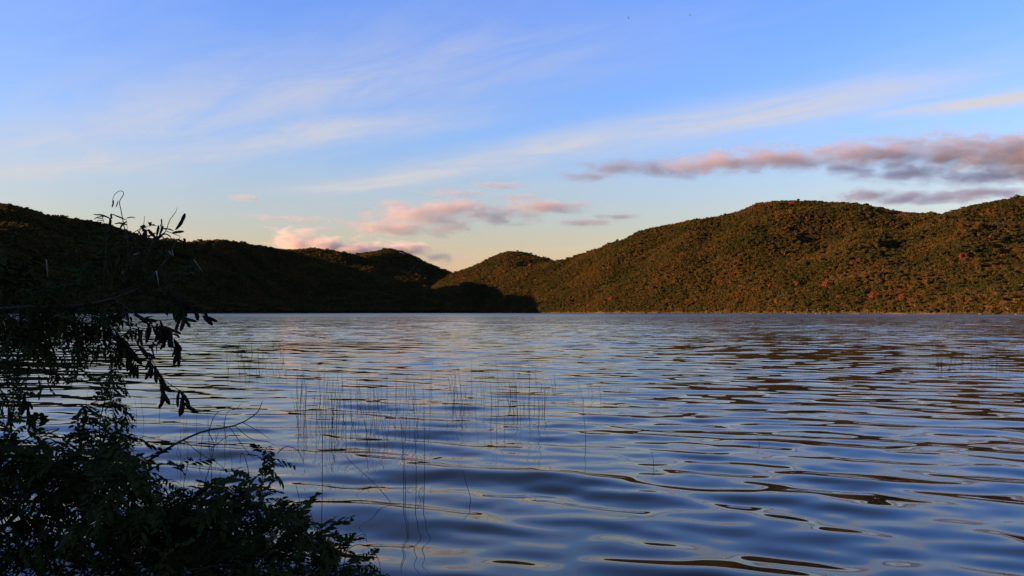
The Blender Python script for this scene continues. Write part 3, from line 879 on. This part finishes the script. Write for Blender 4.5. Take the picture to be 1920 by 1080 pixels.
# --- low dense shrub in the bottom left corner
def low_shrub():
    r = random.Random(5)
    base = Vector((-1.9, 2.6, 0.25))
    sh = Shrub('shrub', 'dense dark feathery leaved shrub filling the bottom left corner', 'shrub', base)
    outline = [(-120, 800), (0, 822), (60, 848), (110, 856), (150, 842), (200, 800), (232, 812), (262, 880), (300, 908), (340, 918), (372, 935), (400, 930), (440, 925), (470, 935), (520, 955),
               (560, 968), (600, 992), (640, 1030), (690, 1058), (730, 1085)]
    xs_, ys_ = zip(*outline)
    tb = MB()
    def limb(px, py, D, r0, score, n=10, sp=0.042, s=1.0, start=0.35):
        tip = px2p(px, py, D)
        b = base + Vector((r.uniform(-0.2, 0.3), r.uniform(-0.25, 0.25), 0))
        mid = b.lerp(tip, r.uniform(0.45, 0.6)) + Vector((r.uniform(-0.12, 0.12), r.uniform(-0.15, 0.15), r.uniform(0.02, 0.2)))
        q = b.lerp(tip, 0.82) + Vector((r.uniform(-0.05, 0.05), r.uniform(-0.06, 0.06), r.uniform(0.0, 0.09)))
        pts = curve_pts([b, mid, q, tip], n)
        sh.twig(pts, r0, 0.0012, sp, r, s, start, 'f', score, tb=tb)
        # side twigs
        for _ in range(2):
            k = r.uniform(0.5, 0.92) * (n - 1); a = int(k)
            p = pts[a]
            ax = (pts[a + 1] - pts[a]).normalized()
            sd_ = ax.orthogonal(); sd_.rotate(Quaternion(ax, r.uniform(0, 6.283)))
            e = p + (ax * 0.6 + sd_ * 0.8 + Vector((0, 0, 0.1))).normalized() * r.uniform(0.10, 0.24)
            m = p.lerp(e, 0.5) + Vector((r.uniform(-.02, .02), r.uniform(-.02, .02), 0.02))
            sh.twig(curve_pts([p, m, e], 5), 0.0016, 0.0008, sp, r, s, 0.25, 'f', score - 0.3, tb=tb)
    # tips along the visible outline first (they read against the water)
    for i in range(38):
        px = -60 + i * 20.5 + r.uniform(-10, 10)
        py = np.interp(px, xs_, ys_) + abs(r.gauss(0, 12)) + 6
        limb(px, py, r.uniform(2.5, 3.1), 0.004, 2.0)
    for i in range(17):
        px = r.uniform(-120, 640) * (0.75 + 0.25 * r.random())
        y0 = np.interp(px, xs_, ys_)
        py = y0 + 25 + (1150 - y0) * r.random() ** 0.9
        limb(px, py, r.uniform(2.2, 3.2), 0.004, 0.0)
    # upright shoot on the right of the shrub
    for pl, sc in (([(505, 1000), (492, 930), (493, 880), (500, 838)], 3.0), ([(520, 1010), (470, 950), (430, 925), (400, 922)], 3.0),
                   ([(480, 1000), (535, 965), (562, 958), (572, 985)], 3.0), ([(540, 1060), (590, 1000), (610, 1010), (618, 1040)], 3.0), ([(560, 1090), (640, 1060), (690, 1052)], 2.5)):
        pts = curve_pts([px2p(x, y, 2.75 + 0.05 * i) for i, (x, y) in enumerate(pl)], 9)
        sh.twig(pts, 0.003, 0.001, 0.012, r, 0.8, 0.3, 'f', sc, tb=tb, drop=0.3)
    # leafy stem rising above the shrub at left
    pts = curve_pts([px2p(195, 900, 2.8), px2p(193, 850, 2.8), px2p(186, 800, 2.82), px2p(200, 740, 2.85), px2p(212, 705, 2.85)], 12)
    sh.twig(pts, 0.0045, 0.0012, 0.011, r, 0.8, 0.25, 'f', 3.0, tb=tb)
    for pl in ([(186, 800), (160, 795), (140, 805)], [(190, 820), (215, 812), (240, 822)], [(196, 770), (222, 750), (228, 775)], [(192, 780), (165, 760), (150, 768)]):
        sh.twig(curve_pts([px2p(x, y, 2.82) for x, y in pl], 5), 0.002, 0.001, 0.016, r, 0.8, 0.2, 'f', 3.0, tb=tb, drop=0.3)
    # thin bare shoots poking out of the leaves
    for pl in ([(100, 860), (60, 838), (30, 836)], [(30, 835), (70, 812), (112, 803)], [(110, 805), (80, 818), (28, 838)], [(0, 858), (10, 825), (8, 815)]):
        tb.tube([sh.inv @ p for p in curve_pts([px2p(x, y, 2.7) for x, y in pl], 6)], 0.0022, 0.001, 4)
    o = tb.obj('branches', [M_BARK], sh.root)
    o.name = 'branch'; tag(o, kind='stuff')
    mb = MB()
    for _ in range(6):
        a = r.uniform(0, 6.28)
        mb = MB(); mb.tube(curve_pts([Vector((0.05 * math.cos(a), 0.05 * math.sin(a), -0.4)), Vector((0.12 * math.cos(a), 0.12 * math.sin(a), 0.1)), Vector((0.35 * math.cos(a), 0.3 * math.sin(a), 0.45))], 7), 0.016, 0.006, 7)
        mb.obj('stem', [M_BARK], sh.root)
    sh.finish(300)
low_shrub()

# --- taller shrub with pods reaching in from the left edge
def pod_shrub():
    r = random.Random(15)
    base = Vector((-2.75, 3.3, 0.2))
    sh = Shrub('pod_shrub', 'tall dark shrub with hanging seed pods reaching in from the left edge', 'shrub', base)
    D = 3.3
    def line(pl, n=10, d0=D, d1=D):
        m = len(pl) - 1
        return curve_pts([px2p(x, y, d0 + (d1 - d0) * i / m) for i, (x, y) in enumerate(pl)], n)
    main = line([(-330, 760), (-150, 615), (0, 580), (130, 576), (215, 560), (270, 535), (310, 490), (330, 452)], 22)
    sh.branch([base] + main, 0.013, 0.003)
    sh.branch([base + Vector((0.03, 0, 0)), base + Vector((-0.02, 0.1, 0.6)), px2p(-170, 560, 3.35), px2p(-60, 500, 3.4)], 0.011, 0.004)
    sh.branch(line([(-150, 615), (-60, 640), (40, 612), (120, 585)], 8), 0.006, 0.002)
    # upright bare shoots over the ridge, with pods
    sh.branch(line([(215, 560), (238, 500), (240, 460), (234, 432), (227, 395), (224, 378), (231, 366), (231, 360), (224, 358), (215, 365), (211, 376), (212, 385)], 30), 0.0022, 0.0009, 'shoot')
    sh.branch(line([(190, 560), (196, 500), (200, 440), (207, 410), (212, 402), (222, 407), (236, 412)], 14), 0.003, 0.0012, 'shoot')
    sh.branch(line([(225, 540), (245, 470), (262, 432), (269, 422), (271, 405)], 12), 0.0025, 0.0008, 'shoot')
    sh.branch(line([(269, 423), (275, 429)], 3), 0.0012, 0.001, 'shoot')
    sh.branch(line([(262, 520), (285, 455), (303, 440), (311, 433), (318, 413), (329, 398), (332, 389)], 14), 0.0028, 0.0008, 'shoot')
    sh.branch(line([(311, 433), (330, 440), (338, 444), (333, 450)], 7), 0.0014, 0.001, 'shoot')
    sh.branch(line([(300, 447), (304, 428), (312, 432)], 5), 0.0012, 0.001, 'shoot')
    for pl, w in (([(329, 431), (338, 420), (344, 408), (347, 400)], 3.4), ([(322, 437), (333, 435), (345, 434)], 2.4), ([(299, 429), (314, 429), (326, 433)], 1.2), ([(304, 424), (303, 416), (303, 410)], 1.4),
                  ([(274, 432), (271, 441), (269, 450)], 4.6), ([(277, 430), (284, 438), (291, 444)], 3.2), ([(262, 426), (267, 424), (272, 422)], 1.8), ([(206, 409), (207, 416), (205, 423)], 2.6),
                  ([(213, 375), (212, 382), (210, 389)], 1.5), ([(222, 376), (220, 382), (217, 389)], 1.0), ([(213, 403), (224, 407), (235, 412)], 1.3), ([(343, 455), (347, 450), (343, 448)], 2.2),
                  ([(304, 404 + 30), (302, 425), (301, 420)], 1.0)):
        sh.pod([px2p(x, y, D) for x, y in pl], w / F * D)
    # hanging pods and leaves under the main branch
    hang = [([(215, 560), (255, 590), (275, 600), (330, 598), (345, 585)], 3.25), ([(230, 575), (255, 640), (285, 675), (305, 710), (340, 735), (345, 755)], 3.2),
            ([(120, 577), (150, 605), (200, 610), (235, 640), (250, 665)], 3.35), ([(250, 590), (300, 620), (330, 640), (338, 655)], 3.3), ([(270, 560), (330, 570), (365, 575), (380, 592)], 3.3),
            ([(255, 640), (290, 690), (300, 720), (310, 742)], 3.2),
            ([(225, 590), (262, 615), (296, 612), (322, 618)], 3.2), ([(200, 600), (232, 640), (246, 672), (262, 690)], 3.25), ([(300, 500), (318, 540), (330, 560), (352, 566)], 3.3)]
    for pl, d in hang:
        pts = line(pl, 14, d, d)
        sh.branch(pts, 0.0028, 0.001, 'twig', M_STEM, 4)
        for i in range(3, 14):
            for _ in range(2 if r.random() < 0.2 else (1 if r.random() < 0.8 else 0)):
                p = pts[i]
                ln = r.uniform(23, 37) / F * d
                a = r.gauss(0.2, 0.5)
                dv = Vector((math.sin(a), r.uniform(-0.3, 0.3), -math.cos(a)))
                q = p + dv * ln * 0.55 + Vector((r.uniform(-1, 1), 0, 0)) * ln * 0.07
                sh.pod([p, q, p + dv * ln], r.uniform(2.6, 4.2) / F * d)
    # leafy masses
    def mass(cx, cy, rx, ry, n, s, kind='o', d0=3.1, d1=3.7, sp=0.02):
        for _ in range(n):
            a = r.uniform(0, 6.283); q = math.sqrt(r.random())
            d = r.uniform(d0, d1)
            p = px2p(cx + math.cos(a) * q * rx, cy + math.sin(a) * q * ry, d)
            a2 = r.uniform(-0.6, 3.6)
            e = p + Vector((math.cos(a2), r.uniform(-0.4, 0.4), math.sin(a2) * 0.6)) * r.uniform(0.08, 0.2)
            m = p.lerp(e, 0.5) + Vector((0, 0, r.uniform(0, 0.03)))
            sh.twig(curve_pts([p, m, e], 5), 0.0016, 0.0008, sp, r, s, 0.1, kind, 1.0 if cy > 585 else 0.0, tb=tw, drop=0.35)
    tw = MB()
    mass(280, 520, 75, 60, 34, 0.95)
    mass(220, 480, 45, 45, 16, 0.9)
    mass(60, 560, 130, 45, 26, 0.9, 'f')
    mass(90, 625, 150, 45, 34, 0.85, 'f', sp=0.03)
    mass(200, 640, 80, 45, 20, 0.9, 'o')
    mass(20, 660, 90, 50, 18, 0.85, 'f', sp=0.03)
    mass(120, 600, 160, 22, 24, 0.85, 'o')
    sh.twig(line([(196, 470), (196, 430), (194, 412), (190, 405)], 6), 0.002, 0.001, 0.012, r, 0.55, 0.6, 'o', 3.0, tb=tw)
    for pl in ([(40, 600), (45, 690), (52, 735), (55, 790)], [(20, 600), (42, 700), (47, 760)]):
        pts = line(pl, 10)
        tw.tube([sh.inv @ p for p in pts], 0.0014, 0.0008, 4)
        for i in (7, 8, 9):
            for _ in range(3):
                p = pts[i]; dv = Vector((r.uniform(-0.6, 0.6), 0, -1)).normalized() * r.uniform(0.035, 0.06)
                sh.pod([p, p + dv * 0.5 + Vector((0.002, 0, 0)), p + dv], 0.0055)
    for pl in ([(-20, 640), (20, 690), (35, 730), (30, 770)], [(-30, 700), (5, 735), (20, 780)], [(60, 620), (85, 660), (95, 700)], [(140, 610), (150, 650), (140, 690)], [(210, 640), (212, 680), (205, 705)]):
        sh.twig(line(pl, 8, 3.2, 3.2), 0.0018, 0.0008, 0.02, r, 0.75, 0.15, 'f', 2.0, tb=tw, drop=0.5)
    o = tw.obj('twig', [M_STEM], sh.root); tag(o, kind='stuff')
    # pale bits of dry stem among the leaves
    for pl in ([(87, 486), (88, 500), (90, 520)], [(228, 513), (232, 508)], [(293, 508), (298, 535)], [(250, 478), (262, 474)], [(316, 470), (325, 480), (322, 468)], [(364, 487), (380, 510)]):
        sh.branch(line(pl, 5, 3.05, 3.05), 0.0020, 0.0012, 'dry_stem', M_PALE, 5)
    sh.finish(300)
pod_shrub()

# --- bare branch leaning out over the water
def bare_branch():
    b = px2p(180, 930, 3.1)
    root = empty('bare_branch', b); inv = Matrix.Translation(-b)
    tag(root, 'bare dark forked branch leaning out over the water right of the shrub', 'branch')
    def br(pl, r0, r1, name='branch'):
        mb = MB(); mb.tube([inv @ p for p in curve_pts([px2p(x, y, d) for x, y, d in pl], 16)], r0, r1, 5)
        mb.obj(name, [M_BARK], root)
    br([(180, 930, 3.1), (262, 875, 3.2), (330, 832, 3.3), (385, 808, 3.4), (440, 798, 3.45), (480, 776, 3.5), (492, 752, 3.52)], 0.0065, 0.0014)
    for pl in ([(392, 806, 3.4), (402, 780, 3.42), (415, 770, 3.44), (440, 768, 3.46), (452, 757, 3.48)], [(420, 801, 3.42), (424, 778, 3.43), (432, 768, 3.44)], [(430, 800, 3.42), (462, 845, 3.4), (480, 862, 3.4)],
               [(440, 798, 3.45), (470, 822, 3.45), (500, 828, 3.45), (515, 834, 3.45)], [(345, 825, 3.3), (375, 850, 3.3), (410, 870, 3.3), (450, 905, 3.3)], [(390, 808, 3.4), (400, 830, 3.4), (398, 845, 3.4), (386, 835, 3.4)],
               [(455, 792, 3.46), (480, 806, 3.46), (505, 822, 3.46)], [(395, 842, 3.4), (420, 822, 3.4), (434, 815, 3.4)]):
        br(pl, 0.0016, 0.0008, 'twig')
bare_branch()

# --- arching bare shoots beside the shrub
def arch(pl, D, label, r0=0.0016):
    pts = [px2p(x, y, D) for x, y in pl]
    b = pts[0].copy()
    mb = MB(); mb.tube([p - b for p in curve_pts(pts, 18)], r0, 0.0008, 5)
    o = mb.obj('bare_shoot', [M_BARK]); o.location = b
    tag(o, label, 'twig', 'bare shoots beside the shrub')
arch([(465, 950), (468, 900), (460, 860), (452, 850), (450, 870)], 3.0, 'thin bare shoot bent over like a hook left of the upright leafy shoot')
arch([(520, 850), (535, 838), (555, 842), (566, 858), (569, 870)], 3.0, 'thin bare shoot arching right from the tip of the upright leafy shoot')
arch([(610, 1050), (630, 1010), (660, 1000), (672, 1005)], 2.9, 'thin arching bare shoot above the right end of the shrub')
arch([(625, 1065), (660, 1025), (690, 1025), (710, 1050), (714, 1078)], 2.9, 'long drooping bare shoot at the right end of the shrub')
arch([(640, 1080), (655, 1020), (682, 1002), (688, 1016)], 2.85, 'short hooked bare shoot between two arching shoots at right of shrub')
arch([(372, 1000), (378, 930), (395, 870), (402, 835), (410, 810)], 3.1, 'upright leaning bare shoot under the forked bare branch')

# ------------------------------------------------------------------ reeds standing in the water
REED_ME = []
for i in range(8):
    r = random.Random(300 + i)
    b1, b2 = r.uniform(-0.04, 0.04), r.uniform(-0.10, 0.10)
    mb = MB(); mb.tube([Vector((b1 * t + b2 * t * t, 0.3 * b1 * t, -0.25 + 1.25 * t)) for t in [k / 8 for k in range(9)]], 0.0023, 0.0011, 5)
    REED_ME.append(mb.mesh('reed_stalk', [M_REED]))
def depth_of(py): return H * F / (py - HY)
def reed(px, pb, pt, lean=0.0, label=None, group=None, k=None, thick=1.0):
    """stalk whose foot is seen at (px, pb) and whose tip is at row pt"""
    D = depth_of(pb)
    hgt = (pb - pt) / F * D
    i = random.randrange(8) if k is None else k
    o = link(bpy.data.objects.new('reed_stalk', REED_ME[i]))
    o.location = ((px - CX) / F * D, D, 0)
    th = thick * max(1.0, (D / 9) ** 0.6)
    o.scale = (th if abs(hgt) < 9 else 1, th, hgt)
    o.rotation_euler = (random.gauss(0, 0.05), lean + random.gauss(0, 0.03), random.uniform(-0.3, 0.3))
    tag(o, label, 'reed', group)
rr = random.Random(77)
def patch(n, x0, x1, b0, b1, h0, h1, label, group, lean=0.08):
    for _ in range(n):
        pb = rr.uniform(b0, b1)
        hm = rr.uniform(h0, h1)
        D = depth_of(pb)
        reed(rr.uniform(x0, x1), pb, pb - hm * F / D, rr.gauss(-0.03, lean), label, group)
patch(50, 555, 645, 742, 835, 0.35, 0.72, 'thin dark reed stalk in the dense left part of the main reed bed', 'reeds in the left part of the main bed')
patch(42, 640, 748, 742, 850, 0.32, 0.72, 'thin dark reed stalk in the middle of the main reed bed', 'reeds in the middle of the main bed')
patch(18, 755, 808, 735, 830, 0.35, 0.75, 'thin dark reed stalk in the narrow stand between the middle bed and the right clumps', 'reeds in the narrow stand')
patch(15, 838, 870, 738, 805, 0.40, 0.80, 'thin dark reed stalk in the slim clump right of the main bed', 'reeds in the slim clump')
patch(16, 880, 962, 735, 815, 0.30, 0.75, 'thin dark reed stalk in the loose row before the rightmost clump', 'reeds in the loose row')
patch(22, 955, 1025, 745, 815, 0.40, 0.80, 'thin dark reed stalk in the rightmost clump of the main bed', 'reeds in the rightmost clump', 0.05)
patch(12, 1030, 1200, 720, 770, 0.10, 0.35, 'short sparse reed stalk right of the rightmost clump', 'sparse short reeds')
patch(40, 425, 540, 660, 715, 0.3, 0.75, 'fine distant reed stalk in the far patch behind the bare branch', 'reeds in the far left patch')
patch(34, 1740, 1880, 676, 694, 0.35, 0.75, 'fine distant reed stalk in the far patch at the right', 'reeds in the far right patch')
patch(16, 1640, 1920, 668, 700, 0.3, 0.6, 'fine distant reed stalk scattered around the far right patch', 'scattered reeds at far right')
patch(18, 330, 480, 800, 900, 0.2, 0.45, 'thin reed stalk near the shrub under the bare branch', 'reeds near the shrub')
patch(8, 150, 330, 720, 860, 0.25, 0.5, 'thin reed stalk seen between the shrub stems at left', 'reeds between the shrub stems')
for px, pb, pt, ln, lab in [(757, 953, 788, -0.05, 'tall near reed stalk, left one of a close pair'), (760, 948, 838, 0.03, 'shorter near reed stalk beside the left tall one'),
                            (779, 957, 805, 0.10, 'tall near reed stalk of the right hand pair, leaning right'), (794, 950, 800, 0.02, 'tall straight near reed stalk, right one of its pair'),
                            (602, 1000, 765, 0.0, 'very tall straight reed stalk in front, left of the shrub tip'), (566, 975, 903, 0.0, 'short straight near reed stalk left of the very tall one'),
                            (592, 1003, 930, -0.12, 'near reed stalk leaning left beside the very tall one'), (1098, 832, 766, 0.0, 'lone straight reed stalk right of the main bed'),
                            (1226, 872, 845, 0.0, 'lone short reed stalk in the open water'), (1424, 835, 810, 0.0, 'lone short reed stalk on the right half of the water'),
                            (690, 840, 720, -0.12, 'tall reed stalk leaning left in front of the bed')]:
    reed(px, pb, pt, ln, lab, None, 0, 1.45)
# bent stalks
def bent(pl, base_row, label, r0=0.0036):
    D = depth_of(base_row)
    pts = [px2p(x, y, D) for x, y in pl]
    pts = [pts[0] + Vector((0, 0, -0.2))] + pts
    b = pts[1].copy()
    mb = MB(); mb.tube([p - b for p in curve_pts(pts, 14)], r0, 0.0014, 5)
    o = mb.obj('reed_stalk', [M_REED]); o.location = b
    tag(o, label, 'reed')
bent([(732, 946), (727, 935), (700, 905), (660, 868), (625, 838)], 946, 'long bent reed stalk slanting up to the left in front of the bed')
bent([(882, 936), (876, 912), (867, 880)], 936, 'broken reed stalk leaning left alone in the foreground water')
bent([(785, 925), (793, 912), (790, 925), (781, 921)], 925, 'tiny broken reed piece between the two tall stalks', 0.002)

# floating bits
def floating(px, py, ln, label, ang):
    D = depth_of(py)
    o = pod_mb([Vector((-ln / 2, 0, 0.012)), Vector((0, 0.004, 0.016)), Vector((ln / 2, 0, 0.022))], 0.007, 0.4).obj('floating_leaf', [M_BARK])
    o.location = ((px - CX) / F * D, D, 0.0)
    o.rotation_euler = (0, 0, ang)
    tag(o, label, 'leaf')
floating(820, 862, 0.12, 'dark dead leaf floating right of the reed bed', 0.5)
floating(773, 771, 0.10, 'small dark leaf floating among the reeds', 0.2)

# ------------------------------------------------------------------ birds
def bird(px, py, D, span, roll, label):
    b = px2p(px, py, D)
    root = empty('bird', b); root.rotation_euler = (0.2, roll, 0.5)
    tag(root, label, 'bird', 'birds high in the sky')
    body = MB()
    vs = [Vector((q.x * 0.07 * span, q.y * 0.24 * span, q.z * 0.07 * span)) for q in ICO2[0]]
    body.add(vs, ICO2[1])
    body.add([Vector((-0.05 * span, -0.2 * span, 0)), Vector((0.05 * span, -0.2 * span, 0)), Vector((0.09 * span, -0.38 * span, 0)), Vector((-0.09 * span, -0.38 * span, 0))], [(0, 1, 2, 3)])
    body.obj('body', [M_FEATHER], root)
    for sg in (-1, 1):
        w = MB()
        prof = [(0.05, 0.12, -0.10, 0.0), (0.22, 0.15, -0.07, 0.05), (0.40, 0.08, -0.08, 0.05), (0.52, -0.04, -0.10, 0.02)]
        vs = []
        for x, a, c, z in prof:
            vs += [Vector((sg * x * span, a * span, z * span)), Vector((sg * x * span, c * span, z * span)), Vector((sg * x * span, (a + c) / 2 * span, (z + 0.015) * span))]
        fs = []
        for i in range(3):
            k = i * 3
            fs += [(k, k + 3, k + 5, k + 2), (k + 2, k + 5, k + 4, k + 1), (k, k + 1, k + 4, k + 3)]
        w.add(vs, fs); w.obj('wing', [M_FEATHER], root)
bird(1178.5, 33.5, 420, 1.7, 0.9, 'tiny dark soaring bird at the top, left one of the high pair')
bird(1293.5, 28, 420, 1.8, -0.8, 'tiny dark soaring bird at the top, right one of the high pair')
bird(1188, 245, 700, 1.4, -0.3, 'faint tiny bird below the high pair over the white cloud streak')
